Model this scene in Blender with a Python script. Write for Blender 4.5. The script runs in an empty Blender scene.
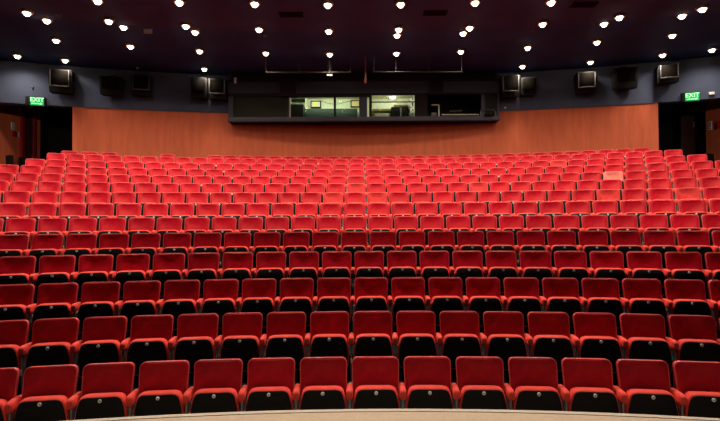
import bpy, bmesh, math, random
from mathutils import Vector, Matrix
random.seed(7)
PI = math.pi
S = bpy.context.scene
COL = S.collection
CAM_Z = 2.42
CEIL = 8.17
FOC = 460.0
ROLL = 0.0057
HOR = 218.9

# ------------------------------------------------------------------ camera, world, exposure
cam = bpy.data.cameras.new('camera'); cam.lens = 23.0; cam.sensor_width = 36.0
cam.clip_start = 0.05; cam.clip_end = 100
camo = bpy.data.objects.new('camera', cam); COL.objects.link(camo)
camo.location = (0, 0, CAM_Z)
camo.rotation_euler = (PI/2 + math.radians(1.046), ROLL, 0)
S.camera = camo
S.view_settings.view_transform = 'Standard'; S.view_settings.look = 'None'
S.view_settings.gamma = 1.0; S.view_settings.use_curve_mapping = False
S.view_settings.exposure = 0.0
w = bpy.data.worlds.new('world'); S.world = w; w.use_nodes = True
w.node_tree.nodes['Background'].inputs[0].default_value = (0.10, 0.10, 0.13, 1)
w.node_tree.nodes['Background'].inputs[1].default_value = 0.05

LAMP_W = 195.0        # power of a ceiling downlight over the rear rows
LAMP_FRONT = 190.0    # power of the downlights nearer the stage
LAMP_COL = (1.0, 0.86, 0.70)

def spot(name, loc, power, angle=125, blend=0.7, radius=0.10, col=LAMP_COL, aim=None, parent=None):
    l = bpy.data.lights.new(name, 'SPOT'); l.energy = power; l.spot_size = math.radians(angle)
    l.spot_blend = blend; l.shadow_soft_size = radius; l.color = col
    o = bpy.data.objects.new(name, l); COL.objects.link(o); o.location = loc
    if aim is not None:
        o.rotation_euler = (Vector(aim) - Vector(loc)).to_track_quat('-Z', 'Y').to_euler()
    if parent: o.parent = parent
    return o

def area(name, loc, power, sx, sy, col, aim):
    l = bpy.data.lights.new(name, 'AREA'); l.shape = 'RECTANGLE'; l.size = sx; l.size_y = sy
    l.energy = power; l.color = col
    o = bpy.data.objects.new(name, l); COL.objects.link(o); o.location = loc
    o.rotation_euler = (Vector(aim) - Vector(loc)).to_track_quat('-Z', 'Y').to_euler()
    return o

# stage wash: unseen lamps added above the stage to light its floor
spot('stage_wash', (-2.6, 2.2, 7.6), 300, 60, 0.9, 0.15, (1, 0.84, 0.66), aim=(-1.7, 3.2, 0.9))
spot('stage_wash', (2.6, 2.2, 7.6), 300, 60, 0.9, 0.15, (1, 0.84, 0.66), aim=(1.7, 3.2, 0.9))

# unseen front-of-house lamps over the front rows; an added baffle cuts their lower edge,
# so their light starts at the sixth row
FOH_W = 920.0
FOH_R, FOH_Y, FOH_Z = 24.0, 4.3, 8.02
for fx in (-9, -6, -3, 0, 3, 6, 9):
    fy = FOH_Y - (FOH_R - math.sqrt(FOH_R**2 - fx*fx))
    spot('foh_beam', (fx, fy, FOH_Z), FOH_W, 78, 1.0, 0.03, (1, 0.80, 0.66), aim=(fx*1.45, fy+7.5, 2.0))

# unseen spots added just behind the front rows, pointing down and towards the stage: they graze the armrests and seat edges
for fx in (-5.6, -2.8, 0, 2.8, 5.6):
    spot('front_row_spot', (fx, 7.5, 7.9), 560, 58, 0.6, 0.08, LAMP_COL, aim=(fx, 5.6, 0.6))
# unseen spots added in mid-air to brighten the exits' side walls
spot('side_wall_fill', (-5, 3.8, 5.3), 1900, 20, 0.4, 0.05, (1, 0.80, 0.62), aim=(-15, 20.2, 5.6))
spot('side_wall_fill', (-4, 4.0, 6.5), 3300, 18, 0.12, 0.05, (1, 0.80, 0.62), aim=(-15, 15.8, 4.7))
spot('side_wall_fill', (5, 3.8, 5.3), 1500, 18, 0.4, 0.05, (1, 0.80, 0.62), aim=(15, 19.8, 5.6))

def at(px, py, Y):
    """point at depth Y that the camera sees at a pixel"""
    dx = px - 360; y = py + ROLL*dx
    return Vector((dx/FOC*Y, Y, CAM_Z + (HOR - y)/FOC*Y))

def at_arc(px, py, Z0, R, off=0.0):
    """same on an upright arc: apex depth Z0, radius R"""
    Y = Z0
    for _ in range(12):
        X = (px-360)/FOC*Y
        Y = Z0 - off - (R - math.sqrt(R*R - X*X))
    return at(px, py, Y)

# ------------------------------------------------------------------ materials
def mat(name, base, rough=0.6, metal=0.0, noise=0.0, nscale=8.0, bump=0.0, bscale=60.0, sheen=0.0,
        sheen_tint=(1, 1, 1), emit=None, estr=0.0, rand=None, stint=None, spec=0.5, stretch=(1, 1, 1)):
    m = bpy.data.materials.new(name); m.use_nodes = True
    nt = m.node_tree; N = nt.nodes; L = nt.links
    b = N['Principled BSDF']
    b.inputs['Base Color'].default_value = (*base, 1)
    b.inputs['Roughness'].default_value = rough
    b.inputs['Metallic'].default_value = metal
    b.inputs['Specular IOR Level'].default_value = spec
    if stint: b.inputs['Specular Tint'].default_value = (*stint, 1)
    if sheen:
        b.inputs['Sheen Weight'].default_value = sheen
        b.inputs['Sheen Roughness'].default_value = 0.45
        b.inputs['Sheen Tint'].default_value = (*sheen_tint, 1)
    tc = N.new('ShaderNodeTexCoord'); mp = N.new('ShaderNodeMapping')
    mp.inputs['Scale'].default_value = stretch
    L.new(tc.outputs['Object'], mp.inputs[0])
    if noise:
        n = N.new('ShaderNodeTexNoise'); n.inputs['Scale'].default_value = nscale
        n.inputs['Detail'].default_value = 4
        L.new(mp.outputs[0], n.inputs['Vector'])
        r = N.new('ShaderNodeMapRange'); r.inputs['From Min'].default_value = 0.3; r.inputs['From Max'].default_value = 0.7
        r.inputs['To Min'].default_value = 1-noise; r.inputs['To Max'].default_value = 1+noise
        L.new(n.outputs['Fac'], r.inputs['Value'])
        v = r.outputs[0]
        if rand:
            if rand == 'object':
                o = N.new('ShaderNodeObjectInfo'); src = o.outputs['Random']
            else:
                o = N.new('ShaderNodeNewGeometry'); src = o.outputs['Random Per Island']
            r2 = N.new('ShaderNodeMapRange'); r2.inputs['To Min'].default_value = 0.88; r2.inputs['To Max'].default_value = 1.12
            L.new(src, r2.inputs['Value'])
            mm = N.new('ShaderNodeMath'); mm.operation = 'MULTIPLY'
            L.new(v, mm.inputs[0]); L.new(r2.outputs[0], mm.inputs[1]); v = mm.outputs[0]
        sc = N.new('ShaderNodeVectorMath'); sc.operation = 'SCALE'
        sc.inputs[0].default_value = base
        L.new(v, sc.inputs['Scale']); L.new(sc.outputs[0], b.inputs['Base Color'])
    if bump:
        n2 = N.new('ShaderNodeTexNoise'); n2.inputs['Scale'].default_value = bscale
        L.new(mp.outputs[0], n2.inputs['Vector'])
        bp = N.new('ShaderNodeBump'); bp.inputs['Strength'].default_value = bump; bp.inputs['Distance'].default_value = 0.01
        L.new(n2.outputs['Fac'], bp.inputs['Height']); L.new(bp.outputs[0], b.inputs['Normal'])
    if emit:
        b.inputs['Emission Color'].default_value = (*emit, 1)
        b.inputs['Emission Strength'].default_value = estr
    return m

def nosample(m):
    m.cycles.emission_sampling = 'NONE'; return m

VEL = dict(rough=0.42, noise=0.14, nscale=11, bump=0.12, bscale=120, sheen=0.10, sheen_tint=(1, 0.16, 0.10), spec=0.9, stint=(1, .24, .19))
RED = (0.47, 0.004, 0.021)
M = {}
M['velvet'] = mat('red_velvet', RED, rand='object', **VEL)
M['velvet_many'] = mat('red_velvet_rear_rows', RED, rand='island', **VEL)
M['velvet_palest'] = mat('palest_velvet', (0.88, 0.26, 0.21), rough=0.8, noise=0.22, nscale=7, sheen=0.6, sheen_tint=(1, .7, .6), spec=.25)  # much paler, patchy velvet for a single backrest
M['velvet_paler'] = mat('paler_velvet', (0.60, 0.040, 0.040), rough=0.6, noise=0.3, nscale=7, sheen=0.3, sheen_tint=(1, .4, .3), spec=.6, stint=(1, .3, .25))  # lighter red with stronger mottling for a few backrests
M['cushion'] = mat('red_cushion_velvet', (0.90, 0.080, 0.062), rough=0.7, noise=0.1, nscale=14, sheen=0.4, sheen_tint=(1, .3, .24), spec=.4, stint=(1, .3, .25))
M['piping'] = mat('lit_edge_piping', (0.72, 0.15, 0.14), rough=0.5, spec=.5, stint=(1, .4, .36))  # lightened to paint the lit edge of the backrest
M['pan'] = mat('black_seat_pan', (0.006, 0.006, 0.006), rough=0.6, spec=0.25)
M['shell'] = mat('black_shell', (0.008, 0.007, 0.008), rough=0.6, spec=0.2)
M['plate'] = mat('pale_number_disc', (0.92, 0.94, 0.92), rough=0.5)
M['plate_dot'] = mat('number_disc_centre', (0.35, 0.37, 0.37), rough=0.4)
M['steel'] = mat('grey_painted_steel', (0.20, 0.25, 0.26), rough=0.35, metal=0.4)
M['legglint'] = mat('pale_leg_glint', (0.85, 0.82, 0.78), rough=0.4)
M['terrace'] = mat('black_carpet', (0.012, 0.010, 0.012), rough=0.95, noise=0.3, nscale=30, spec=.1)
M['stage'] = mat('beige_stage_floor', (0.50, 0.38, 0.27), rough=0.7, noise=0.07, nscale=26, bump=0.05, bscale=90)
M['nosing'] = mat('pale_stage_nosing', (0.50, 0.42, 0.33), rough=0.5)
M['black'] = mat('matt_black', (0.008, 0.008, 0.008), rough=0.8, spec=.2)
M['orange'] = mat('orange_fabric_wall', (0.56, 0.125, 0.058), rough=0.9, noise=0.10, nscale=2.2, bump=0.3, bscale=30, spec=.15, stretch=(3, 3, .5))
M['fascia'] = mat('blue_grey_wall', (0.064, 0.078, 0.128), rough=0.85, noise=0.10, nscale=1.5, spec=.2)
M['ceiling'] = mat('aubergine_ceiling', (0.046, 0.058, 0.15), rough=0.9, noise=0.15, nscale=1.0, spec=.15)
M['ceiling_back'] = mat('dark_aubergine_ceiling', (0.030, 0.060, 0.17), rough=0.9, noise=0.15, nscale=1.0, spec=.15)
M['darkwall'] = mat('near_black_wall', (0.010, 0.007, 0.007), rough=0.9, spec=.1)
M['lens'] = nosample(mat('lit_lamp_lens', (1, .9, .8), emit=(1.0, 0.80, 0.55), estr=14))
M['trimring'] = mat('lamp_trim', (0.30, 0.20, 0.15), rough=0.4, metal=0.6)
M['booth'] = mat('dark_brown_booth', (0.016, 0.012, 0.012), spec=.1, rough=0.8)
M['ledge'] = mat('mauve_grey_ledge', (0.050, 0.044, 0.058), spec=.15, rough=0.8)
M['header'] = mat('blue_grey_panel', (0.036, 0.040, 0.066), spec=.2, rough=0.6)
M['olive'] = mat('olive_dark_panel', (0.014, 0.013, 0.008), spec=.15, rough=0.7)
M['boothwall'] = mat('pale_green_wall', (0.70, 0.76, 0.55), rough=0.8, noise=.06)
M['boothcream'] = mat('pale_cream_wall', (0.80, 0.80, 0.64), rough=0.8, noise=.06)
M['boothgreen'] = mat('dark_green_counter', (0.022, 0.048, 0.038), rough=0.6)
M['cream'] = mat('cream_surface', (0.62, 0.60, 0.42), rough=0.7)
M['yellow'] = nosample(mat('yellow_lit_window', (0.80, 0.70, 0.15), rough=0.6, emit=(0.9, 0.8, 0.15), estr=0.25))
M['paleyellow'] = mat('pale_yellow_card', (0.85, 0.66, 0.28), rough=0.6)
M['white'] = mat('white_card', (0.75, 0.75, 0.72), rough=0.6)
M['tube'] = nosample(mat('lit_tube', (1, 1, 1), emit=(1, 1, 0.85), estr=12))
M['green'] = nosample(mat('green_exit_face', (0.0, 0.3, 0.08), rough=.5, emit=(0.0, 0.30, 0.055), estr=1.0))
M['signtext'] = nosample(mat('lit_sign_letters', (.6, 1, .7), rough=.5, emit=(0.25, 1.0, 0.38), estr=0.9))
M['grille'] = mat('olive_speaker_grille', (0.006, 0.005, 0.004), spec=0.02, rough=1.0, noise=.2, nscale=40)
M['frame'] = mat('pale_speaker_frame', (0.07, 0.062, 0.058), rough=0.4)
M['redpaint'] = mat('red_gloss_paint', (0.30, 0.008, 0.012), rough=0.4)
M['doorleaf'] = mat('dark_red_brown_door', (0.045, 0.010, 0.009), rough=0.6)
M['brass'] = mat('brass_handle', (0.45, 0.33, 0.18), rough=0.3, metal=1)
M['rail'] = mat('grey_metal_rail', (0.06, 0.048, 0.045), rough=0.5, metal=0.3)
M['rust'] = mat('rust_red_bracket', (0.25, 0.07, 0.05), rough=0.6)
def glass():
    m = bpy.data.materials.new('booth_glass'); m.use_nodes = True
    N = m.node_tree.nodes; L = m.node_tree.links
    N.remove(N['Principled BSDF'])
    t = N.new('ShaderNodeBsdfTransparent'); t.inputs[0].default_value = (.90, .95, .90, 1)
    g = N.new('ShaderNodeBsdfGlossy'); g.inputs['Roughness'].default_value = 0.03
    f = N.new('ShaderNodeFresnel'); f.inputs[0].default_value = 1.15
    x = N.new('ShaderNodeMixShader')
    L.new(f.outputs[0], x.inputs[0]); L.new(t.outputs[0], x.inputs[1]); L.new(g.outputs[0], x.inputs[2])
    L.new(x.outputs[0], N['Material Output'].inputs[0])
    return m
M['glass'] = glass()
M['desktop'] = mat('olive_brown_wood', (0.20, 0.17, 0.06), rough=.6)

# ------------------------------------------------------------------ mesh helpers
class MB:
    def __init__(s): s.v = []; s.f = []
    def add(s, vs, fs):
        o = len(s.v); s.v += [tuple(p) for p in vs]; s.f += [tuple(i+o for i in f) for f in fs]
        return s
    def box(s, c, d, rot=None, bevel=0.0):
        bm = bmesh.new(); bmesh.ops.create_cube(bm, size=1)
        for v in bm.verts: v.co = Vector((v.co.x*d[0], v.co.y*d[1], v.co.z*d[2]))
        if bevel: bmesh.ops.bevel(bm, geom=bm.edges[:], offset=bevel, segments=2, profile=.5, affect='EDGES')
        R = rot.to_3x3() if rot else Matrix.Identity(3)
        bm.verts.ensure_lookup_table(); bm.verts.index_update()
        s.add([R @ v.co + Vector(c) for v in bm.verts], [[v.index for v in f.verts] for f in bm.faces]); bm.free()
        return s
    def tube(s, pts, r, seg=8, closed=False, caps=True):
        pts = [Vector(p) for p in pts]; n = len(pts); vs = []; prev = None
        for i, p in enumerate(pts):
            a = pts[i-1] if (i > 0 or closed) else p
            b = pts[(i+1) % n] if (i < n-1 or closed) else p
            t = (b-a).normalized()
            if prev is None:
                u = t.orthogonal().normalized()
            else:
                u = (prev - t*prev.dot(t)).normalized()
            prev = u; v = t.cross(u)
            rr = r[i] if isinstance(r, (list, tuple)) else r
            vs += [p + (u*math.cos(2*PI*k/seg) + v*math.sin(2*PI*k/seg))*rr for k in range(seg)]
        fs = []
        m = n if closed else n-1
        for i in range(m):
            j = (i+1) % n
            for k in range(seg):
                fs.append((i*seg+k, i*seg+(k+1) % seg, j*seg+(k+1) % seg, j*seg+k))
        if caps and not closed:
            fs.append(tuple(range(seg))[::-1]); fs.append(tuple((n-1)*seg+k for k in range(seg)))
        return s.add(vs, fs)
    def lathe(s, prof, c, axis='Z', seg=20):
        """prof: [(radius, height)]"""
        vs = []
        for r, h in prof:
            for k in range(seg):
                a = 2*PI*k/seg
                q = (r*math.cos(a), r*math.sin(a), h)
                if axis == 'Y': q = (q[0], q[2], q[1])
                vs.append((q[0]+c[0], q[1]+c[1], q[2]+c[2]))
        fs = []
        for i in range(len(prof)-1):
            for k in range(seg):
                fs.append((i*seg+k, i*seg+(k+1) % seg, (i+1)*seg+(k+1) % seg, (i+1)*seg+k))
        fs.append(tuple(range(seg))[::-1]); fs.append(tuple((len(prof)-1)*seg+k for k in range(seg)))
        return s.add(vs, fs)
    def pad(s, rings):
        """closed skin over rings of equal length, both ends capped by a fan"""
        n = len(rings[0]); vs = [p for r in rings for p in r]; fs = []
        for i in range(len(rings)-1):
            for k in range(n):
                fs.append((i*n+k, i*n+(k+1) % n, (i+1)*n+(k+1) % n, (i+1)*n+k))
        for idx, rev in ((0, True), (len(rings)-1, False)):
            c = sum((Vector(p) for p in rings[idx]), Vector())/n
            vs.append(c); ci = len(vs)-1
            for k in range(n):
                t = (idx*n+k, idx*n+(k+1) % n, ci)
                fs.append(t[::-1] if rev else t)
        return s.add(vs, fs)
    def mesh(s, name, m, smooth=True):
        me = bpy.data.meshes.new(name); me.from_pydata(s.v, [], s.f)
        bm = bmesh.new(); bm.from_mesh(me); bmesh.ops.recalc_face_normals(bm, faces=bm.faces[:])
        if smooth:
            for f in bm.faces: f.smooth = True
            for e in bm.edges:
                if len(e.link_faces) == 2 and e.calc_face_angle(0) > math.radians(38): e.smooth = False
        bm.to_mesh(me); bm.free()
        for x in (m if isinstance(m, (list, tuple)) else [m]): me.materials.append(x)
        return me
    def obj(s, name, m, parent=None, smooth=True):
        o = bpy.data.objects.new(name, s.mesh(name, m, smooth)); COL.objects.link(o)
        if parent: o.parent = parent
        return o

def tag(o, label=None, cat=None, group=None, kind=None):
    if label: o['label'] = label
    if cat: o['category'] = cat
    if group: o['group'] = group
    if kind: o['kind'] = kind
    return o
def thing(name, loc, label, cat, group=None, rz=0):
    o = bpy.data.objects.new(name, None); COL.objects.link(o); o.location = loc
    o.rotation_euler = (0, 0, rz); o.empty_display_size = .1
    return tag(o, label, cat, group)
def struct(o): o['kind'] = 'structure'; return o

# ------------------------------------------------------------------ rows: depth of number disc plane at the apex, radius, floor level, seat phase
TOPZ = [-1.490, -1.20, -0.885, -0.555, -0.245, 0.05, 0.36, 0.665, 0.97, 1.262, 1.565, 1.867, 2.17, 2.40]
DEP = [4.76, 5.76, 6.72, 7.69, 8.64, 9.64, 10.39, 11.31, 12.34, 13.29, 14.36, 15.41, 16.44, 17.42]
PHASE = [-.043, .057, -.040, .053, -.112, -.214, -.225, -.044, .072, .163, .166, .166, -.033, .35]
ROW_CX = [.20, .10, .20, .10, 0, .10, .10, .20, .10, 0, 0, 0, .20, 0]
RADIUS = [23, 21.5, 22.8, 20.5, 28, 28, 23.5, 26.5, 26.5, 28.3, 27.7, 28.5, 27.5, 28.5]
PITCH = 0.55
BT = 0.917
rows = []
for k in range(14):
    ph = PHASE[k]
    if k >= 7: ph = ph + PITCH/2        # phase was measured on a gap
    rows.append(dict(z=TOPZ[k] + CAM_Z - BT, d=DEP[k], R=RADIUS[k], cx=ROW_CX[k], ph=ph))
ORD = ['', 'first', 'second', 'third', 'fourth', 'fifth', 'sixth', 'seventh', 'eighth', 'ninth', 'tenth', 'eleventh',
       'twelfth', 'thirteenth', 'fourteenth', 'fifteenth', 'sixteenth', 'seventeenth', 'eighteenth', 'nineteenth', 'twentieth']
def ordinal(n): return ORD[n] if n <= 20 else 'twenty-' + ORD[n-20]

# ------------------------------------------------------------------ the setting
def arc_y(Z0, R, X): return Z0 - (R - math.sqrt(R*R - X*X))
XS = [-16 + i*0.5 for i in range(65)]
# stepped floor
mb = MB(); curves = []
prevz = 0.0
curves.append([(x, -3.0, 0.0) for x in XS])
for k in range(1, 14):
    r = rows[k]; ys = [arc_y(r['d']-0.62, r['R'], x) for x in XS]
    curves.append([(x, y, rows[k-1]['z']) for x, y in zip(XS, ys)])
    curves.append([(x, y, r['z']) for x, y in zip(XS, ys)])
ys = [arc_y(18.05, 31, x) for x in XS]
REARZ = 4.14
curves.append([(x, y, rows[13]['z']) for x, y in zip(XS, ys)])
curves.append([(x, y, REARZ) for x, y in zip(XS, ys)])
curves.append([(x, 24.5, REARZ) for x in XS])
nv = len(XS)
mb.add([p for c in curves for p in c], [(i*nv+j, i*nv+j+1, (i+1)*nv+j+1, (i+1)*nv+j) for i in range(len(curves)-1) for j in range(nv-1)])
struct(mb.obj('floor', M['terrace'], smooth=False))

# stage floor with curved front edge and nosing
SZ = 0.90
sx = [-6 + i*0.25 for i in range(49)]
def stage_y(x, off=0.0): return 3.70 - off - (x-0.15)**2/(2*15.5)
def strip(name, o0, o1, z0, z1, m):
    mb = MB(); n = len(sx)
    vs = []
    for (o, z) in ((o0, z0), (o0, z1), (o1, z1), (o1, z0)):
        vs += [(x, stage_y(x, o) if o is not None else -3.0, z) for x in sx]
    fs = [(a*n+j, a*n+j+1, ((a+1) % 4)*n+j+1, ((a+1) % 4)*n+j) for a in range(4) for j in range(n-1)]
    fs += [(0, n, 2*n, 3*n), (n-1, 2*n-1, 3*n-1, 4*n-1)]
    return mb.add(vs, fs).obj(name, m, smooth=False)
st = struct(strip('floor_stage', 0.052, None, 0.0, SZ, M['stage']))
struct(strip('trim_stage_nosing', 0.0, 0.046, 0.0, SZ + 0.004, M['nosing']))

BY = 17.85      # front plane of the control booth
# rear wall: orange fabric below, blue grey fascia above
WZ, WR = 18.6, 38.0
FAS = 6.66
def arc_wall(name, x0, x1, z0, z1, th, m, Z0=WZ, R=WR, n=48):
    mb = MB(); vs = []
    X = [x0 + (x1-x0)*i/n for i in range(n+1)]
    for (t, z) in ((0, z0), (0, z1), (th, z1), (th, z0)):
        vs += [(x, arc_y(Z0, R, x)+t, z) for x in X]
    N = n+1
    fs = [(a*N+j, a*N+j+1, ((a+1) % 4)*N+j+1, ((a+1) % 4)*N+j) for a in range(4) for j in range(n)]
    fs += [(0, N, 2*N, 3*N), (N-1, 2*N-1, 3*N-1, 4*N-1)]
    return mb.add(vs, fs).obj(name, m, smooth=False)
pl = at_arc(72, 130, WZ, WR).x; pr = at_arc(660, 130, WZ, WR).x
BXL, BXR = at(228.5, 100, BY).x + .06, at(500.5, 100, BY).x - .06
struct(arc_wall('wall_rear', pl, pr, REARZ-.2, at(360, 121.2, BY).z + .02, 0.3, M['orange']))
for nm, xa, xb, ya_, yb_ in (('left', pl, BXL, -15.2, BXL), ('right', BXR, pr, BXR, 15.2)):
    struct(arc_wall('wall_rear_'+nm, xa, xb, at(360, 121.2, BY).z + .02, FAS, 0.3, M['orange']))
    struct(arc_wall('wall_rear_upper_'+nm, ya_, yb_, FAS, CEIL, 0.4, M['fascia'], Z0=WZ-0.03))
# soffit of the side lobbies and dark lobby walls
for s in (-1, 1):
    side = 'left' if s < 0 else 'right'
    xin = abs(pl if s < 0 else pr)
    mb = MB(); LX = [s*(xin + (18-xin)*i/12) for i in range(13)]
    mb.add([(x, y, z) for z in (7.86, 7.96) for q in (0, 1) for x in LX for y in ((arc_y(WZ, WR, x)+.02) if q == 0 else 24.5,)],
           [(a*13+j, a*13+j+1, b*13+j+1, b*13+j) for a, b in ((0, 1), (2, 3), (0, 2), (1, 3)) for j in range(12)])
    struct(mb.obj('ceiling_lobby_'+side, M['darkwall'], smooth=False))
    mb = MB(); mb.box((s*(xin-0.12), 20.9, 6.0), (0.2, 6.8, 4.0)); struct(mb.obj('wall_lobby_'+side, M['darkwall'], smooth=False))
    mb = MB(); mb.box((s*(xin+18)/2, 24.4, 6.0), (18-xin+.4, .2, 4.0)); struct(mb.obj('wall_lobby_back_'+side, M['darkwall'], smooth=False))
    ye = 21.55 if s < 0 else 19.85
    mb = MB(); mb.box((s*15.1, (ye-3)/2, 3.6), (0.2, ye+3, 9.3)); struct(mb.obj('wall_'+side, M['orange'], smooth=False))
    mb = MB(); mb.box((s*16.6, ye-.1, 6.0), (2.8, .2, 4.0)); struct(mb.obj('wall_passage_'+side, M['darkwall'], smooth=False))
    mb = MB(); mb.box((s*18, 22, 6.0), (.2, 5, 4.0)); struct(mb.obj('wall_passage_end_'+side, M['darkwall'], smooth=False))
mb = MB(); mb.box((0, -3.1, 4), (30.4, .2, 8.6)); struct(mb.obj('wall_stage', M['darkwall'], smooth=False))
# ceiling: a forward aubergine field and a darker rear field
def ceil_piece(name, f0, f1, z, m):
    mb = MB(); X = [-15.2 + i*0.95 for i in range(33)]; n = len(X); vs = []
    for (f, zz) in ((f0, z), (f0, z+.2), (f1, z+.2), (f1, z)):
        vs += [(x, f(x), zz) for x in X]
    fs = [(a*n+j, a*n+j+1, ((a+1) % 4)*n+j+1, ((a+1) % 4)*n+j) for a in range(4) for j in range(n-1)]
    fs += [(0, n, 2*n, 3*n), (n-1, 2*n-1, 3*n-1, 4*n-1)]
    return struct(mb.add(vs, fs).obj(name, m, smooth=False))
ceil_piece('ceiling', lambda x: -3.2, lambda x: arc_y(14.1, 38, x), CEIL, M['ceiling'])
ceil_piece('ceiling_rear', lambda x: arc_y(14.1, 38, x), lambda x: 20.0, CEIL+0.06, M['ceiling_back'])

# ------------------------------------------------------------------ the seat
TILT = math.tan(math.radians(11))
def rrect(hw_top, hw_bot, z0, z1, rt, rb, n=6):
    """rounded outline in x,z: counter-clockwise from lower right"""
    pts = []
    for cx, cz, r, a0 in ((hw_bot-rb, z0+rb, rb, -90), (hw_top-rt, z1-rt, rt, 0), (-(hw_top-rt), z1-rt, rt, 90), (-(hw_bot-rb), z0+rb, rb, 180)):
        for i in range(n+1):
            a = math.radians(a0 + 90*i/n); pts.append((cx+r*math.cos(a), cz+r*math.sin(a)))
    # a few points on the straight runs keep the skin smooth
    out = []
    for i, p in enumerate(pts):
        q = pts[(i+1) % len(pts)]; out.append(p)
        d = math.hypot(q[0]-p[0], q[1]-p[1])
        k = int(d//0.09)
        for j in range(1, k+1): out.append((p[0]+(q[0]-p[0])*j/(k+1), p[1]+(q[1]-p[1])*j/(k+1)))
    return out
def inset(pts, d, c):
    out = []
    for x, z in pts:
        dx, dz = x-c[0], z-c[1]; L = math.hypot(dx, dz)
        f = max(0.02, (L-d)/L); out.append((c[0]+dx*f, c[1]+dz*f))
    return out
def scale(pts, f, c): return [(c[0]+(x-c[0])*f, c[1]+(z-c[1])*f) for x, z in pts]

def backrest():
    o = rrect(.247, .236, .43, BT, .055, .03); c = (0, .67)
    yb = lambda z: .205 + (z-BT)*TILT
    def ring(pts, dy): return [(x, yb(z)+dy, z) for x, z in pts]
    R = [ring(scale(o, .96, c), .062), ring(o, .05), ring(o, .012), ring(inset(o, .005, c), .003), ring(inset(o, .014, c), -.002)]
    for f, b in ((.85, .007), (.7, .013), (.5, .018), (.3, .021), (.12, .022)):
        # padded front: fullest at lumbar height
        rr = []
        for x, z in scale(o, f, c):
            # the padding cups the sitter: hollow across, coming forward towards the seat
            hollow = .034*max(0, 1-(x/.215)**2)*(1-f**4)
            low = max(0, .80-z)
            rr.append((x, yb(z)-.006-.55*low*low*(1-f**6)+hollow, z))
        R.append(rr)
    return MB().pad(R)
def piping():
    o = rrect(.247, .236, .43, BT, .055, .03)
    return MB().tube([(x, .205+(z-BT)*TILT+.008, z) for x, z in o], .0062, 6, closed=True)
def back_shell():
    o = rrect(.238, .228, .30, BT-.012, .05, .04); c = (0, .6)
    yb = lambda z: .205+(z-BT)*TILT+.064
    return MB().pad([[(x, yb(z)+.022, z) for x, z in scale(o, .95, c)], [(x, yb(z)+.014, z) for x, z in o], [(x, yb(z), z) for x, z in o]])
def flare():
    half = [(0, .664), (.08, .664), (.14, .663), (.178, .655), (.203, .637), (.218, .605), (.230, .56), (.241, .51), (.249, .45), (.250, .38), (.243, .31), (.225, .265), (.18, .245), (.09, .24)]
    return [(x, z) for x, z in reversed(half[1:])][::-1][::-1] + [(0, .664)] + [(-x, z) for x, z in half[1:]] + [(0, .24)]
def seat_cushion():
    c = (0, .45)
    o = flare()
    def ring(pts, y, ty=.0): return [(x, y+(z-.65)*ty, z) for x, z in pts]
    t = .12
    R = [ring(inset(o, .03, c), .128, t), ring(inset(o, .008, c), .118, t), ring(o, .095, t), ring(o, .045, .06), ring(inset(o, .004, c), .024), ring(inset(o, .012, c), .014), ring(inset(o, .022, c), .010)]
    return MB().pad(R)
def seat_pan():
    c = (0, .45); o = inset(flare(), .017, c)
    return MB().pad([[(x, .011, z) for x, z in o], [(x, .004, z) for x, z in o], [(x, -.001, z) for x, z in inset(o, .008, c)], [(x, -.006, z) for x, z in scale(o, .5, c)]])
def disc():
    mb = MB(); mb.lathe([(.019, .000), (.019, -.006), (.016, -.009), (.001, -.009)], (0, -.002, .618), 'Y', 18)
    return mb
def disc_dot():
    return MB().lathe([(.0062, .0), (.0062, -.0105), (.001, -.0108)], (0, -.002, .618), 'Y', 12)
def armrest():
    """upholstered club arm between this seat and the next"""
    x0 = -PITCH/2; R = []
    for y, hw, zt, zb in ((.205, .024, .640, .585), (.20, .029, .652, .575), (.14, .031, .657, .568), (.06, .034, .658, .556), (.02, .036, .656, .546), (-.006, .035, .648, .546), (-.020, .028, .636, .558), (-.024, .016, .618, .578)):
        zc = (zt+zb)/2; hh = (zt-zb)/2; rg = []
        for k in range(16):
            a = 2*PI*k/16; ca, sa = math.cos(a), math.sin(a)
            rg.append((x0+hw*math.copysign(abs(ca)**.6, ca), y, zc+hh*math.copysign(abs(sa)**.6, sa)))
        R.append(rg)
    return MB().pad(R)
def stand():
    x0 = -PITCH/2; mb = MB()
    mb.box((x0, .035, .32), (.020, .05, .48), bevel=.004)
    mb.box((x0, .08, .560), (.022, .14, .03), bevel=.004)
    mb.box((x0, .07, .0125), (.05, .26, .025), bevel=.004)
    mb.lathe([(.016, -.035), (.016, .035)], (x0, 0, 0), 'Z', 10) if False else None
    mb.tube([(x0-.03, .07, .42), (x0+.03, .07, .42)], .014, 10)
    return mb

def bracket():  # added pale block standing in for the white highlight on each leg
    return MB().box((-PITCH/2, .0, .35), (.020, .02, .06), None, .002)
PARTS = [('backrest', backrest, 'velvet', None), ('piping', piping, 'piping', 'backrest'), ('back_shell', back_shell, 'shell', None),
         ('seat', seat_cushion, 'cushion', None), ('seat_pan', seat_pan, 'pan', 'seat'), ('number_disc', disc, 'plate', 'seat'),
         ('bracket', bracket, 'legglint', None), ('armrest', armrest, 'cushion', None), ('leg', stand, 'steel', None)]
built = {n: f() for n, f, m, p in PARTS}
dots = disc_dot(); nd = built['number_disc']
nbase = len(nd.f); nd.add(dots.v, dots.f)
meshes = {}
for n, f, m, p in PARTS:
    if n == 'number_disc':
        me = nd.mesh(n, [M['plate'], M['plate_dot']])
        for pol in me.polygons: pol.material_index = 1 if pol.index >= nbase else 0
    else: me = built[n].mesh(n, M[m])
    meshes[n] = me
palest_mesh = built['backrest'].mesh('backrest', M['velvet_palest'])
paler_mesh = built['backrest'].mesh('backrest', M['velvet_paler'])

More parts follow.
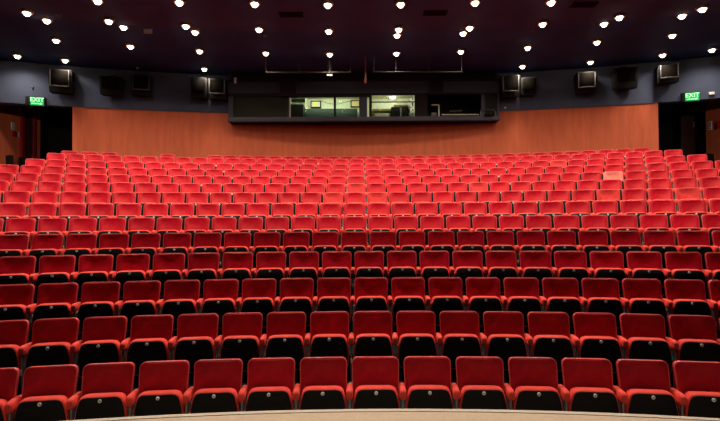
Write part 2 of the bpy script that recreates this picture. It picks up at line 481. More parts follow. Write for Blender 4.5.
# the source seat
src = thing('theatre_seat', (0, 0, 0), 'source', 'seat')
src_parts = {}
for n, f, m, p in PARTS:
    o = bpy.data.objects.new(n, meshes[n]); COL.objects.link(o)
    o.parent = src_parts[p] if p else src; src_parts[n] = o
src_parts['seat_pan']['label'] = 'black moulded underside of the folded seat'
src_parts['number_disc']['label'] = 'small round pale seat number disc'
def copy_seat():
    r = src.copy(); COL.objects.link(r); m = {}
    for n, f, mm, p in PARTS:
        c = src_parts[n].copy(); COL.objects.link(c); c.parent = m[p] if p else r; m[n] = c
    return r, m

# seat places row by row
LIM = {10: (-400, 760), 11: (22, 712), 12: (46, 687), 13: (61, 656)}
places = []
for k, r in enumerate(rows):
    lo, hi = LIM.get(k, (-400, 1200)); row = []
    Rr = r['R']
    for i in range(-40, 41):
        a = (i*PITCH + r['ph'])/(Rr + (.2 if k >= 5 else 0))
        x = r['cx'] + Rr*math.sin(a); y = r['d'] - Rr + Rr*math.cos(a)
        Yt = y + .2
        px = 360 + FOC*x/Yt; hw = .25*FOC/Yt
        if px + hw < 1.5 or px - hw > 718.5: 
            # keep only seats the frame shows (armrests reach a little further)
            if px + hw < -4 or px - hw > 724: continue
            if px > 360: 
                continue
            continue
        if px - hw < lo - 3 or px + hw > hi + 3: continue
        if k == 13 and (px < 155 or 178 < px < 211): continue
        row.append((x, y, a, px, Yt))
    if k == 13:
        # three seats stand apart, more widely spaced, at the left end of the rearmost row
        for t_ in (-.6272, -.5837, -.5413)[::-1]:
            a = -.3
            for _ in range(30):
                x = r['cx'] + Rr*math.sin(a); y = r['d'] - Rr + Rr*math.cos(a)
                a += (t_ - x/(y+.2))*.5
            row.insert(0, (x, y, a, 360 + FOC*x/(y+.2), y+.2))
    places.append(row)
flat = [(k, j) for k in range(14) for j in range(len(places[k]))]
flat.sort(key=lambda q: places[q[0]][q[1]][4])
LIMIT = 300
# whole rows from the stage up, then the nearest seats of the row that is cut
chosen = set(); cnt = 0
for k in range(14):
    n = len(places[k])
    if cnt + n <= LIMIT:
        chosen |= {(k, j) for j in range(n)}; cnt += n
    else:
        order = sorted(range(n), key=lambda j: places[k][j][4])[:LIMIT-cnt]
        chosen |= {(k, j) for j in order}; cnt = LIMIT
        break
PALEST_AT = {(9, 613)}
PALER_AT = {(8, 475), (7, 375), (7, 333), (8, 356), (7, 608), (7, 686), (11, 557), (10, 688)}
first = True
ROWN = ['front', 'second', 'third', 'fourth', 'fifth', 'sixth', 'seventh', 'eighth', 'ninth', 'tenth', 'eleventh', 'twelfth', 'thirteenth', 'rearmost']
many = MB(); many_idx = []
SLOT = {}
slots = []
for k in range(14):
    n = len(places[k])
    for j, (x, y, a, px, Yt) in enumerate(places[k]):
        z = rows[k]['z']; rz = -a
        palest = any(k == wk and abs(px-wx) < 9 for wk, wx in PALEST_AT)
        paler = any(k == wk and abs(px-wx) < 10 for wk, wx in PALER_AT)
        if (k, j) in chosen:
            o, pm = copy_seat()
            o.location = (x, y, z); o.rotation_euler = (0, 0, rz)
            if j < n/2: pos = ordinal(j+1) + ' from the left'
            else: pos = ordinal(n-j) + ' from the right'
            tone = 'dark crimson' if k < 5 else 'bright red'
            o['label'] = f'{tone} tip-up theatre seat in the {ROWN[k]} row from the stage, {pos}' if k else f'dark crimson tip-up theatre seat in the front row, {pos}'
            if palest:
                pm['backrest'].data = palest_mesh
                o['label'] = f'red seat with a pale backrest in the {ROWN[k]} row, {pos}'
            elif paler:
                pm['backrest'].data = paler_mesh
                o['label'] = f'slightly pale red seat in the {ROWN[k]} row from the stage, {pos}'
            o['group'] = f'seats of the {ROWN[k]} row'
        else:
            T = Matrix.Translation((x, y, z)) @ Matrix.Rotation(rz, 4, 'Z')
            for nme, f, mm, p in PARTS:
                b = built[nme]
                mk = mm
                if nme == 'backrest': mk = 'velvet_palest' if palest else 'velvet_paler' if paler else 'velvet_many'
                if mk not in SLOT: SLOT[mk] = len(slots); slots.append(M[mk])
                many.add([T @ Vector(v) for v in b.v], b.f); many_idx += [SLOT[mk]]*len(b.f)
for o in list(src_parts.values()) + [src]: bpy.data.objects.remove(o)
me = bpy.data.meshes.new('theatre_seats'); me.from_pydata(many.v, [], many.f)
for m_ in slots: me.materials.append(m_)
me.polygons.foreach_set('material_index', many_idx)
me.polygons.foreach_set('use_smooth', [True]*len(me.polygons))
bm = bmesh.new(); bm.from_mesh(me); bmesh.ops.recalc_face_normals(bm, faces=bm.faces[:])
for e in bm.edges:
    if len(e.link_faces) == 2 and e.calc_face_angle(0) > math.radians(38): e.smooth = False
bm.to_mesh(me); bm.free()
o = bpy.data.objects.new('theatre_seats', me); COL.objects.link(o)
tag(o, 'bright red tip-up seats filling the rearmost rows below the orange wall', 'seats', kind='stuff')
print('SEATS', [len(p) for p in places], sum(len(p) for p in places))

# ------------------------------------------------------------------ ceiling downlights
def can_meshes():
    h = MB().lathe([(.085, 0), (.15, 0), (.15, -.03), (.14, -.07), (.115, -.075), (.105, -.05), (.10, -.02)], (0, 0, 0), seg=24)
    l = MB().lathe([(.080, -.030), (.080, -.08), (.073, -.11), (.055, -.135), (.030, -.148), (.004, -.152)], (0, 0, 0), seg=24)
    return h.mesh('housing', M['trimring']), l.mesh('lens', M['lens'])
HM, LM = can_meshes()
LAMPDATA = bpy.data.lights.new('downlight', 'SPOT'); LAMPDATA.energy = LAMP_W
LAMPFRONT = bpy.data.lights.new('downlight_front', 'SPOT'); LAMPFRONT.energy = LAMP_FRONT
for l in (LAMPDATA, LAMPFRONT):
    l.spot_size = math.radians(158); l.spot_blend = 1.0; l.shadow_soft_size = .10; l.color = LAMP_COL
def downlight(x, y, label, data=LAMPDATA, z=CEIL):
    t = thing('ceiling_light', (x, y, z), label, 'ceiling light', 'round downlights in the auditorium ceiling')
    for n, me in (('housing', HM), ('lens', LM)):
        o = bpy.data.objects.new(n, me); COL.objects.link(o); o.parent = t
    l = bpy.data.objects.new('downlight', data); COL.objects.link(l); l.parent = t; l.location = (0, 0, -.16)
    return t
COLS = [[(16.2, 56.7)],
 [(64.3, 61), (55, 41), (45.5, 21), (25.3, 11.2)],
 [(130, 47), (122.8, 27.7), (108, 19.6), (96.6, -1)],
 [(204.3, 69.7), (199.6, 51.7), (195, 32.7), (185.7, 24.6), (179, 0.5)],
 [(266.2, 53.8), (259.4, 28), (255, 2)],
 [(330.5, 54.9), (329.7, 29.8), (328.9, 3)],
 [(397.6, 54), (398.4, 35.8), (400, 28), (402.3, 2.4)],
 [(462.4, 52.2), (465, 33.7), (471.5, 26.4), (477.3, .8)],
 [(524.3, 67), (529.8, 48.3), (545.2, 22.5), (554, .5)],
 [(592.8, 62.7), (599.6, 42.8), (607, 24.3), (622.6, 15.7)],
 [(665.4, 55.6), (675.6, 36), (685.8, 16.2), (706.4, 7.3)],
 [(715.3, 50.4)]]
for ci, c in enumerate(COLS):
    for li, (px, py) in enumerate(c):
        yy = py + ROLL*(px-360); Y = (CEIL-.06-CAM_Z)*FOC/(HOR-yy); X = (px-360)/FOC*Y
        lim = arc_y(WZ, WR, X) - .3
        if Y > lim: Y = lim
        rear = Y > arc_y(14.1, 38, X)
        if len(c) == 1:
            lab = f'lone warm downlight in the {"left" if ci == 0 else "right"} corner of the ceiling beside the upper wall'
        else:
            nth = 'nearest the rear wall' if li == 0 else ordinal(li+1) + ' from the rear wall'
            side = ordinal(ci) + ' line from the left' if ci < 6 else ordinal(11-ci) + ' line from the right'
            lab = f'round warm ceiling downlight, {nth} in the {side}'
        downlight(X, Y, lab, z=CEIL + (.06 if rear else 0))
# the same lines carried on above the front half of the seating (out of the frame)
for Y, dat in ((10.4, LAMPDATA), (8.2, LAMPFRONT)):
    for i, X in enumerate((-8.6, -6.2, -3.9, -1.9, 0.1, 2.1, 4.1, 6.4, 8.8)):
        downlight(X*(.86 + .014*Y), Y - abs(X)*.05, 'warm ceiling downlight further forward over the %s seat rows, %s from the left' % ('middle' if Y > 9 else 'front', ordinal(i+1)), dat)

# unseen baffle added above the front rows to cut the lamps' lower rays
mb = MB(); X = [-14 + i*.7 for i in range(41)]; n = len(X)
ay = lambda x: FOH_Y - (FOH_R - math.sqrt(FOH_R**2 - x*x))
mb.add([(x, ay(x)+.55, z) for z in (7.0, 7.37) for x in X] + [(x, ay(x)+.60, z) for z in (7.37, 7.0) for x in X],
       [(a*n+j, a*n+j+1, ((a+1) % 4)*n+j+1, ((a+1) % 4)*n+j) for a in range(4) for j in range(n-1)])
mb.add([(x, ay(x)-.6, z) for z in (6.95, 7.0) for x in X] + [(x, ay(x)+.60, z) for z in (7.0, 6.95) for x in X],
       [(a*n+j, a*n+j+1, ((a+1) % 4)*n+j+1, ((a+1) % 4)*n+j) for a in range(4) for j in range(n-1)])
struct(mb.obj('trim_light_baffle', M['black'], smooth=False))

# ------------------------------------------------------------------ control booth on the rear wall
def P(px, py, Y=BY): return at(px, py, Y)
def slab(mb, x0, y0, x1, y1, ya, yb, ref=None, bevel=0):
    """box whose front face spans two pixels at depth ya"""
    a = at(x0, y0, ya); b = at(x1, y1, ya)
    return mb.box(((a.x+b.x)/2, (ya+yb)/2, (a.z+b.z)/2), (abs(b.x-a.x), abs(yb-ya), abs(a.z-b.z)), bevel=bevel)
booth = thing('control_booth', (0, 0, 0), 'long dark control booth with lit windows projecting from the rear wall', 'control booth')
XL, XR = P(228.5, 100).x, P(500.5, 100).x
zb0 = P(360, 121.2).z; zb1 = P(360, 116.7).z; zh0 = P(360, 93.5).z; zh1 = P(360, 79.5).z; ztop = CEIL
W = XR-XL; XC = (XL+XR)/2
MB().box((XC, BY-.03, (zb0+zb1)/2), (W, .14, zb1-zb0), bevel=.01).obj('ledge', M['ledge'], booth)
MB().box((XC, BY+1.0, zb0+.03), (W-.04, 1.9, .06)).obj('underside', M['booth'], booth)
MB().box((XC, BY+1.0, zb1-.03), (W-.04, 1.9, .05)).obj('booth_floor', M['booth'], booth)
MB().box((XC, BY+2.0, (zb1+ztop)/2), (W, .06, ztop-zb1)).obj('back_panel', M['booth'], booth)
for xs in (XL+.04, XR-.04):
    MB().box((xs, BY+1.0, (zb1+ztop)/2), (.08, 2.0, ztop-zb1)).obj('side_wall', M['header'], booth)
MB().box((XC, BY+.30, (zh1+ztop)/2+.01), (W, .10, ztop-zh1)).obj('bulkhead', M['booth'], booth)
MB().box((XC, BY+.12, zh1-.02), (W, .46, .05)).obj('canopy', M['booth'], booth)
def panel(name, x0, x1, y0, y1, m, yo=0.0, th=.06):
    mb = MB(); slab(mb, x0, y0, x1, y1, BY+yo, BY+yo+th); return mb.obj(name, M[m], booth)
panel('header_panel', 229, 281, 81.5, 93.5, 'header')
panel('header_panel', 295, 432, 80.5, 93, 'header')
panel('header_panel', 444, 500, 79.5, 92.5, 'header')
panel('projector_box', 280, 296, 80.5, 95.5, 'booth', -.12, .3)
panel('projector_box', 431.5, 444.5, 79, 93.5, 'booth', -.10, .3)
panel('top_rail', 228.5, 290, 92.8, 95.3, 'booth', -.02)
panel('top_rail', 288, 372, 93, 96.3, 'olive', -.02)
panel('top_rail', 372, 430, 92.6, 94.2, 'olive', -.02)
panel('top_rail', 428, 500.5, 92.0, 93.6, 'booth', -.02)
panel('dark_panel', 233, 288.5, 95, 117.2, 'olive', .02)
panel('pier', 359.8, 367.8, 93.5, 117, 'header')
panel('pier', 415.6, 428.6, 92.5, 117, 'booth')
panel('dark_panel', 486, 499.5, 93, 116.5, 'olive', .03)
for x0, x1, m in ((228.5, 233.3, 'ledge'), (288.2, 289.6, 'ledge'), (334.2, 336.6, 'booth'), (369.8, 372.6, 'booth'), (482.4, 486.2, 'ledge'), (499, 500.5, 'ledge')):
    panel('window_post', x0, x1, 93.5, 117, m, -.01)
panel('pale_post', 289.6, 290.6, 97, 117, 'cream', .02)
panel('window_bar', 372.6, 415.6, 101.0, 101.8, 'black', .02, .03)
for i, (x0, x1) in enumerate(((290.5, 334.4), (336.4, 359.9), (372.5, 415.7))):
    mb = MB(); slab(mb, x0, 94.5, x1, 117, BY+.065, BY+.075); mb.obj('window_pane', M['glass'], booth)
# rooms behind the glass
def room(x0, x1, depth, back, name='room_wall'):
    a = P(x0, 100).x; b = P(x1, 100).x; zt = P(360, 92).z; z0 = zb1-.02
    mb = MB(); mb.box(((a+b)/2, BY+depth, (zt+z0)/2), (b-a+.1, .05, zt-z0+.1)); mb.obj(name, M[back], booth, False)
    mb = MB(); mb.box((a-.03, BY+.1+depth/2, (zt+z0)/2), (.05, depth, zt-z0)); mb.box((b+.03, BY+.1+depth/2, (zt+z0)/2), (.05, depth, zt-z0)); mb.obj('partition', M[back], booth, False)
    mb = MB(); mb.box(((a+b)/2, BY+.1+depth/2, zt+.03), (b-a, depth, .05)); mb.obj('room_ceiling', M['cream' if back != 'black' else 'black'], booth, False)
room(289, 369.8, .98, 'boothwall')
room(372.6, 416, .98, 'boothcream')
room(428.6, 486, .95, 'black')
l = area('booth_light', (P(328, 95).x, BY+.22, P(360, 93.2).z), 21, 2.3, .25, (1, 1, .78), (P(328, 95).x, BY+.72, 6.4))
l = area('booth_light', (P(394, 95).x, BY+.22, P(360, 93.2).z), 8.5, 1.2, .2, (1, 1, .82), (P(394, 95).x, BY+.72, 6.4))

def inbooth(name, x0, y0, x1, y1, ya, yb, m, label, cat, bevel=0.0, group=None):
    mb = MB(); slab(mb, x0, y0, x1, y1, BY+ya, BY+yb, bevel=bevel); o = mb.obj(name, M[m]); return tag(o, label, cat, group)
inbooth('counter', 304.5, 108.3, 358, 117.4, .55, .90, 'boothgreen', 'dark green counter standing along the back of the left lit booth room', 'counter', .01)
t = thing('cabinet', (0, 0, 0), 'dark equipment cabinet at the left end of the lit booth window', 'cabinet')
mb = MB(); slab(mb, 291, 103.5, 304, 117.2, BY+.3, BY+.8, bevel=.01); mb.obj('body', M['boothgreen'], t)
mb = MB(); slab(mb, 291.6, 104.3, 303.4, 116.6, BY+.28, BY+.3); mb.obj('door', M['booth'], t)
inbooth('wall_duct', 291, 98.5, 305, 100.3, .7, .9, 'olive', 'olive duct above the dark cabinet inside the booth', 'duct')
inbooth('wall_duct', 305.5, 97.5, 307.6, 109, .75, .9, 'cream', 'pale upright duct beside the dark cabinet inside the booth', 'duct')
def framed(x0, y0, x1, y1, label, inner, core=None):
    t = thing('wall_picture', (0, 0, 0), label, 'picture', None)
    mb = MB(); slab(mb, x0+.9, y0+.8, x1-.9, y1-.8, BY+.915, BY+.94); mb.obj('card', M[inner], t)
    mb = MB()
    for q in ((x0, y0, x1, y0+.8), (x0, y1-.8, x1, y1), (x0, y0, x0+.9, y1), (x1-.9, y0, x1, y1)):
        slab(mb, *q, BY+.89, BY+.95)
    mb.obj('frame', M['booth'], t)
    if core:
        mb = MB(); slab(mb, core[0], y0+1.3, core[1], y1-1.2, BY+.90, BY+.914); mb.obj('picture', M['yellow'], t)
framed(311, 100.2, 321.5, 107.2, 'pale square picture with a yellow centre on the booth wall', 'white', (313.8, 318.2))
framed(351.2, 99.6, 360.5, 106.6, 'plain pale yellow framed square on the booth wall by the pier', 'paleyellow')
pts = []
for i in range(15):
    u = i/14; px = 321.5 + 29.7*u; py = 100.5 + 3.0*math.sin(PI*min(1, u*1.1)) + .3*u
    pts.append(at(px, py, BY+.9))
tag(MB().tube(pts, .008, 6).obj('cable', M['black']), 'thin dark cable sagging between the two framed squares in the booth', 'cable')
t = thing('strip_light', (0, 0, 0), 'bright white lamp glowing at the top of the right lit booth window', 'lamp')
mb = MB(); slab(mb, 388.5, 95.3, 398.5, 96.2, BY+.5, BY+.58); mb.obj('batten', M['cream'], t)
mb = MB(); a = at(391, 97.2, BY+.54); b = at(396, 97.2, BY+.54); mb.tube([a, b], .035, 10); mb.obj('tube', M['tube'], t)
inbooth('desk', 373, 108.4, 411, 110.0, .45, .9, 'desktop', 'olive desk behind the right lit booth window', 'desk')
inbooth('desk_box', 375.5, 113.3, 390, 116.9, .2, .5, 'cream', 'low cream box on the sill of the right lit booth window', 'box', .02)
inbooth('wall_shelf', 395, 102.6, 408.5, 104.2, .75, .95, 'cream', 'cream shelf on the back wall of the right lit booth room', 'shelf')
inbooth('equipment_rack', 392, 106.6, 401, 116.8, .3, .6, 'booth', 'dark equipment rack left of the thin grey post in the booth', 'rack', .01)
inbooth('equipment_rack', 402.5, 106, 409.5, 116.8, .3, .6, 'booth', 'dark equipment rack right of the thin grey post in the booth', 'rack', .01)
inbooth('upright_post', 401.2, 106.5, 402.3, 116.8, .2, .25, 'steel', 'thin grey post between the dark racks in the booth', 'post')
# hanging papers at the right end
random.seed(3)
t = thing('pinned_paper', (0, 0, 0), 'crumpled pale papers hanging at the right end of the lit booth window', 'paper')
mb = MB()
for i in range(9):
    px = 411.0+random.random()*3.0; py = 99+i*2.05
    a = at(px, py, BY+.60)
    mb.box(a, (.11, .012, .11), Matrix.Rotation(random.uniform(-.3, .3), 4, 'Z') @ Matrix.Rotation(random.uniform(-.5, .5), 4, 'Y'))
mb.obj('sheets', M['white'], t, False)
mb = MB(); slab(mb, 409.8, 97.5, 415.6, 117, BY+.68, BY+.72); mb.obj('board', M['boothgreen'], t)
# mixing desk in the open bay
t = thing('mixing_console', (0, 0, 0), 'mixing console with rows of tiny controls in the open dark bay of the booth', 'mixing desk')
mb = MB(); a = at(442, 115.5, BY+.08); b = at(481, 115.5, BY+.08)
mb.box(((a.x+b.x)/2, BY+.35, zb1+.06), (b.x-a.x, .5, .12), Matrix.Rotation(.15, 4, 'X'), .01); mb.obj('body', M['booth'], t)
random.seed(5)
for i in range(34):
    px = 443.5 + i*1.1
    for r_ in range(2):
        MB().box((at(px, 100, BY+.1).x, BY+.12+r_*.12, zb1+.105+r_*.018), (.018, .02, .03+.02*random.random())).obj('fader', M['cream'], t, False)
t = thing('lamp_stand', (0, 0, 0), 'thin pale bent stand left of the mixing console in the open bay', 'stand')
MB().tube([at(432.5, 104.6, BY+.12), at(439.2, 104.4, BY+.12), at(439.8, 105, BY+.12), at(439.8, 116.4, BY+.12)], .028, 8).obj('bent_arm', M['cream'], t)
tag(MB().box(at(434.5, 114.6, BY+.2), (.22, .2, .14), None, .02).obj('control_unit', M['frame']), 'small grey unit under the bent stand in the booth bay', 'control unit')
mb = MB(); slab(mb, 451, 109.6, 463, 110.8, BY+.5, BY+.62, bevel=.01); mb.obj('console_lamp', M['frame'])
tag(bpy.data.objects['console_lamp'], 'long low grey lamp bar behind the mixing console', 'lamp')
t = thing('wire_frame', (0, 0, 0), 'pale bent metal frame on the sill at the right end of the booth', 'frame')
MB().tube([at(481.6, 116.3, BY+.0), at(481.9, 110, BY+.0), at(484, 109.2, BY-.02), at(495, 109.4, BY-.02), at(496.6, 111.5, BY-.02), at(496.8, 116.3, BY-.02)], .02, 8).obj('bent_tube', M['frame'], t)
tag(MB().box(at(490, 114.8, BY-.1), (.35, .12, .10), None, .02).obj('control_unit', M['grille']), 'small dark unit inside the pale bent frame on the booth sill', 'control unit')

# lighting bar in front of the booth
ry = 16.4
def bar(x0, x1, py, drops, label):
    t = thing('lighting_bar', (0, 0, 0), label, 'lighting bar', 'lighting bars in front of the booth')
    MB().tube([at(x0, py, ry), at(x1, py, ry)], .022, 8).obj('bar', M['rail'], t)
    for px in drops:
        a = at(px, py, ry); MB().tube([a, (a.x, a.y, CEIL+.07)], .014, 6).obj('hanger', M['rail'], t)
bar(266, 352, 71.5, (266.5, 300, 330.5, 351), 'thin metal lighting bar under the ceiling over the left half of the booth')
bar(374, 464, 71.0, (375, 397, 430, 463), 'thin metal lighting bar under the ceiling over the right half of the booth')
a = at(366.3, 66, ry)
t = thing('hanging_bracket', (a.x, a.y, 0), 'rusty red bracket hanging between the two lighting bars', 'bracket')
MB().tube([(0, 0, at(366, 82, ry).z), (0, 0, CEIL+.06)], .028, 6).obj('rod', M['rust'], t)
MB().box((0, 0, at(366, 80, ry).z), (.09, .09, .16), None, .01).obj('clamp', M['rust'], t)
for i, (px, lab) in enumerate(((328.8, 'left one of the tiny twin lamps hanging over the booth centre'), (331.8, 'right one of the tiny twin lamps hanging over the booth centre'))):
    a = at(px, 73.5, ry-.1)
    t = thing('small_spotlight', a, lab, 'spotlight', 'twin lamps over the booth')
    MB().lathe([(.02, .09), (.045, .06), (.05, -.02), (.04, -.03)], (0, 0, 0)).obj('body', M['black'], t)
    MB().lathe([(.036, -.031), (.02, -.04), (.002, -.042)], (0, 0, 0)).obj('lens', M['lens'], t)
    MB().tube([(0, 0, .08), (0, 0, CEIL+.07-a.z)], .008, 6).obj('hanger', M['black'], t)
tag(MB().box(at(235.5, 79.7, BY-.1), (.09, .08, .22), None, .015).obj('sensor', M['white']), 'small pale sensor beside the upper left corner of the booth', 'sensor')

# ------------------------------------------------------------------ loudspeakers on the upper wall
def speaker(x0, y0, x1, y1, label, framed_=True, tilt=.22):
    c = at_arc((x0+x1)/2, (y0+y1)/2, WZ, WR, .36)
    sc = c.y/FOC; ww = (x1-x0)*sc; hh = (y1-y0)*sc
    t = thing('loudspeaker', c, label, 'loudspeaker', 'black loudspeakers along the upper wall', rz=-math.asin(c.x/WR))
    R = Matrix.Rotation(tilt, 4, 'X')
    b = MB(); b.box((0, 0, 0), (ww, .42, hh), None, .02)
    # lower front edge is cut back, as on a tilted cabinet
    b.v = [(x*(.88 if (z < -hh*.3 and y > 0) else 1), y + (.16 if (z < -hh*.25 and y < 0) else 0), z) for x, y, z in b.v]
    b.obj('housing', M['black'], t)
    g = MB(); g.box((0, -.225, hh*.10), (ww*.74, .02, hh*.68), None, .004); g.obj('grille', M['grille'], t)
    if framed_:
        f = MB()
        for cx, cz, dx, dz in ((0, -hh*.26, ww*.82, .035), (-ww*.39, hh*.10, .03, hh*.72), (ww*.39, hh*.10, .03, hh*.72)):
            f.box((cx, -.235, cz), (dx, .04, dz), None, .004)
        f.obj('frame', M['frame'], t)
    MB().box((0, .1, hh*.5+.05), (ww*.3, .06, .12), None, .005).obj('bracket', M['black'], t)
    return t
speaker(50.3, 70, 71.2, 92.5, 'black loudspeaker with pale framed front above the left exit side')
speaker(101, 77, 122, 94.5, 'plain black loudspeaker, second along the upper wall from the left', False)
speaker(132.5, 76, 151.5, 95, 'black loudspeaker with pale lower rim, third along the upper wall from the left')
speaker(191.5, 78, 207.5, 97.5, 'plain black loudspeaker left of the framed one beside the booth', False)
speaker(209, 79.5, 227, 99, 'black loudspeaker with pale frame touching the left side of the booth')
speaker(502, 76, 520.5, 97, 'black loudspeaker with pale frame touching the right side of the booth')
speaker(522, 78, 536.5, 95, 'plain black loudspeaker right of the framed one beside the booth', False)
speaker(577.5, 72.5, 597, 93, 'black loudspeaker with pale frame over the right half of the orange wall')
speaker(615.5, 68, 638, 88, 'plain black loudspeaker, second along the upper wall from the right', False)
speaker(660, 65.5, 679.5, 82.5, 'black loudspeaker with pale lower rim nearest the right exit sign')

# ------------------------------------------------------------------ exit signs
def text_mesh(txt, size, ex=.008):
    cu = bpy.data.curves.new('letters', 'FONT'); cu.body = txt; cu.size = size; cu.extrude = ex
    cu.align_x = 'CENTER'; cu.align_y = 'CENTER'
    o = bpy.data.objects.new('tmp', cu); COL.objects.link(o)
    me = bpy.data.meshes.new_from_object(o.evaluated_get(bpy.context.evaluated_depsgraph_get()))
    bpy.data.objects.remove(o); return me
def exit_sign(x0, x1, y0, y1, g0, g1, label):
    c = at_arc((x0+x1)/2, (y0+y1)/2, WZ, WR, .085); sc = c.y/FOC
    ww = (x1-x0)*sc; hh = (y1-y0)*sc
    t = thing('exit_sign', c, label, 'exit sign', 'green exit signs', rz=-math.asin(c.x/WR))
    MB().box((0, 0, 0), (ww, .14, hh), None, .015).obj('housing', M['black'], t)
    gx = ((g0+g1)/2-(x0+x1)/2)*sc; gw = (g1-g0)*sc
    f = MB().box((gx, -.075, 0), (gw, .02, hh*.84), None, .004).obj('lit_face', M['green'], t)
    me = text_mesh('EXIT', hh*.62); me.materials.append(M['signtext'])
    o = bpy.data.objects.new('lettering', me); COL.objects.link(o); o.parent = f
    o.location = (gx, -.09, hh*.14); o.rotation_euler = (PI/2, 0, 0); o.scale = (1.0, 1, 1)
    MB().box((gx, -.09, -hh*.24), (gw*.8, .012, hh*.07)).box((gx+gw*.28, -.09, -hh*.24), (gw*.10, .012, hh*.2), Matrix.Rotation(PI/4, 4, 'Y')).obj('arrow', M['signtext'], f, False)
    return t
exit_sign(26.5, 44, 96.4, 106, 31, 42.5, 'lit green exit sign above the left side doorway')
exit_sign(684.8, 700, 92, 101.6, 687.5, 699.5, 'lit green exit sign above the right side doorway')
for px, lab in ((40, 'left'), (692, 'right')):
    pass
# small fittings on the walls
def fitting(px, py, w_, h_, label, m='white', off=.06):
    c = at_arc(px, py, WZ, WR, off)
    t = tag(MB().box((0, 0, 0), (w_, .08, h_), None, .012).obj('wall_fitting', M[m]), label, 'fitting'); t.location = c; t.rotation_euler = (0, 0, -math.asin(c.x/WR))
fitting(714, 92.8, .17, .10, 'small white oval fitting right of the right exit sign')
fitting(506.5, 107.2, .07, .05, 'tiny white fitting on the grey wall just right of the booth')
fitting(31.5, 86.5, .06, .05, 'tiny grey fitting on the wall above the left exit sign', 'frame')
fitting(714.5, 62, .10, .07, 'small grey fitting under the ceiling at the far right of the upper wall', 'frame')
for px, py, Y, lab in ((54, 112.6, 23.2, 'small dim recessed lamp in the left doorway soffit'), (674.5, 108.6, 23.1, 'small dim recessed lamp in the right doorway soffit')):
    X = (px-360)/FOC*Y
    t = thing('recessed_lamp', (X, Y, 7.86), lab, 'recessed lamp', None)
    MB().lathe([(.06, 0), (.085, 0), (.085, -.02), (.06, -.03)], (0, 0, 0)).obj('rim', M['frame'], t)
    MB().lathe([(.055, -.01), (.055, -.032), (.02, -.045), (.002, -.047)], (0, 0, 0)).obj('lens', M['white'], t)
    spot('recessed_glow', (-.0, 0, -.08), 14, 150, 1, .05, parent=t)

# ------------------------------------------------------------------ side walls: doors and notices
def on_left(px): return FOC*15.0/(360-px)
def on_right(px): return FOC*15.0/(px-360)
ya, yb = on_left(19.3), on_left(33.5); z0 = REARZ; z1 = at(26, 110.5, (ya+yb)/2).z
t = struct(MB().box((-14.99, (ya+yb)/2, (z0+z1)/2), (.06, yb-ya-.25, z1-z0-.1), None, .005).obj('door_1', M['doorleaf']))
f = MB()
f.box((-14.96, ya+.07, (z0+z1)/2), (.14, .16, z1-z0)); f.box((-14.96, yb-.07, (z0+z1)/2), (.14, .14, z1-z0)); f.box((-14.96, (ya+yb)/2, z1), (.14, yb-ya, .10))
f.obj('door_frame', M['redpaint'], t, False)
MB().tube([(-14.93, yb-.28, z0+1.0), (-14.88, yb-.28, z0+1.05), (-14.88, yb-.28, z0+1.25), (-14.93, yb-.28, z0+1.3)], .012, 6).obj('door_handle', M['brass'], t)
# right passage: dark double door set back
a = at(684, 112, 21.2); b = at(698, 112, 21.2)
t = struct(MB().box(((a.x+b.x)/2, 21.3, (z0+a.z)/2), (b.x-a.x, .06, a.z-z0), None, .005).obj('door_2', M['doorleaf']))
h = at(695.5, 124, 21.2)
MB().tube([(h.x, 21.27, h.z-.15), (h.x, 21.2, h.z-.12), (h.x, 21.2, h.z+.12), (h.x, 21.27, h.z+.15)], .014, 6).obj('door_handle', M['brass'], t)
def wallcard(side, x0, y0, x1, y1, m, name, label, cat, th=.03):
    f = on_left if side < 0 else on_right
    A, B = f(x0), f(x1); zt = at((x0+x1)/2, y0, (A+B)/2).z; zb = at((x0+x1)/2, y1, (A+B)/2).z
    return tag(MB().box((side*(15.0-th/2), (A+B)/2, (zt+zb)/2), (th, abs(B-A), zt-zb), None, .004).obj(name, M[m]), label, cat)
n1 = wallcard(-1, 10.2, 122.3, 13.8, 130, 'white', 'notice', 'white notice on the orange side wall left of the red door', 'notice')
n2 = wallcard(1, 710.2, 121, 714.0, 129.5, 'white', 'notice', 'white notice on the side wall at the far right of the hall', 'notice')
wallcard(-1, 11, 131.3, 15.2, 136.5, 'redpaint', 'fire_alarm_box', 'small red alarm box under the white notice by the red door', 'alarm box', .08)
wallcard(-1, 16, 131.8, 18, 137, 'white', 'light_switch', 'small white switch between the red alarm box and the door frame', 'switch', .04)
wallcard(1, 718, 121.5, 722, 128.5, 'redpaint', 'fire_alarm_box', 'red alarm box at the far right edge beside the white notice', 'alarm box', .08)
for n_, s in ((n1, -1), (n2, 1)):
    yc = sum((n_.matrix_world @ Vector(c)).y for c in n_.bound_box)/8; zc = sum(c[2] for c in n_.bound_box)/8; yc = sum(c[1] for c in n_.bound_box)/8
    mb = MB()
    for i in range(4): mb.box((s*14.965, yc, zc+.12-.08*i), (.004, .16, .03))
    mb.obj('print_lines', M['booth'], n_, False)

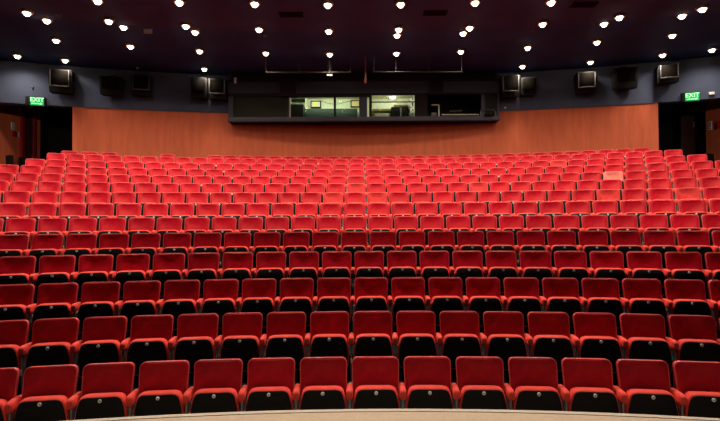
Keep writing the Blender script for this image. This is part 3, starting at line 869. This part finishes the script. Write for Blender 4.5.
# black chairs standing at the sides of the rear aisle
def black_chair(px, py, Y, label, rz):
    c = at(px, py, Y)
    zf = REARZ; H = c.z - zf
    t = thing('black_chair', (c.x, Y, zf), label, 'chair', 'black chairs beside the aisles', rz)
    o = rrect(.23, .20, H-.50, H, .09, .05); cc = (0, H-.25)
    MB().pad([[(x, .20, z) for x, z in scale(o, .93, cc)], [(x, .19, z) for x, z in o], [(x, .15, z) for x, z in o], [(x, .14, z) for x, z in scale(o, .9, cc)]]).obj('backrest', M['black'], t)
    MB().box((0, -.03, .47), (.46, .44, .07), None, .02).obj('seat', M['black'], t)
    for sx_ in (-1, 1):
        MB().tube([(sx_*.2, .16, 0), (sx_*.2, .17, H-.3)], .014, 6).obj('leg', M['black'], t)
        MB().tube([(sx_*.2, -.2, 0), (sx_*.2, -.2, .46)], .014, 6).obj('leg', M['black'], t)
black_chair(4.5, 154.5, 18.6, 'black chair against the left side wall, left one of the two', -.4)
black_chair(17.5, 156.5, 19.3, 'black chair next to the red door frame, right one of the two', -.4)
black_chair(716, 153, 18.6, 'black round-backed chair against the right side wall', .4)

# ------------------------------------------------------------------ small things on the ceiling
def ceil_at(px, py, z=CEIL):
    yy = py + ROLL*(px-360); Y = (z-CAM_Z)*FOC/(HOR-yy); return (px-360)/FOC*Y, Y
def vent(px, py, label):
    X, Y = ceil_at(px, py)
    t = thing('ceiling_vent', (X, Y, CEIL), label, 'vent', 'dark ceiling vents')
    MB().box((0, 0, -.01), (.62, .26, .02)).obj('backing', M['black'], t)
    f = MB()
    for cx, cy, dx, dy in ((0, .13, .66, .03), (0, -.13, .66, .03), (.32, 0, .03, .26), (-.32, 0, .03, .26)): f.box((cx, cy, -.015), (dx, dy, .03))
    f.obj('frame', M['booth'], t, False)
    for i in range(4): MB().box((0, -.09+.06*i, -.02), (.6, .012, .03), Matrix.Rotation(.5, 4, 'X')).obj('slat', M['booth'], t, False)
vent(292, 12.5, 'dark rectangular ceiling vent left of the ceiling centre')
vent(437, 11, 'dark rectangular ceiling vent right of the ceiling centre')
vent(587, 2.5, 'dark rectangular ceiling vent at the upper right of the ceiling')
X, Y = ceil_at(147.5, 27.5)
tag(MB().box((X, Y, CEIL-.07), (.25, .03, .15), None, .006).obj('ceiling_panel', mat('pale_pink_plate', (.45, .36, .36), rough=.6)), 'small pale pink plate on the ceiling between the left lamp lines', 'ceiling plate')
X, Y = ceil_at(137, 66.5, CEIL+.06)
tag(MB().lathe([(.05, 0), (.05, -.05), (.02, -.07), (.002, -.072)], (X, Y, CEIL+.06)).obj('smoke_detector', M['white']), 'tiny pale smoke detector on the ceiling above the left loudspeakers', 'smoke detector')
for px, py, lab in ((57, 12.8, 'tiny pale detector on the ceiling beside the left lamp line'), (265, 35.8, 'tiny pale detector on the ceiling right of the third lamp line'), (535, 30.6, 'tiny pale detector on the ceiling left of the right lamp lines')):
    X, Y = ceil_at(px, py)
    tag(MB().lathe([(.06, 0), (.06, -.03), (.03, -.05), (.002, -.052)], (X, Y, CEIL + (.06 if Y > arc_y(14.1, 38, X) else 0))).obj('smoke_detector', M['frame']), lab, 'smoke detector')
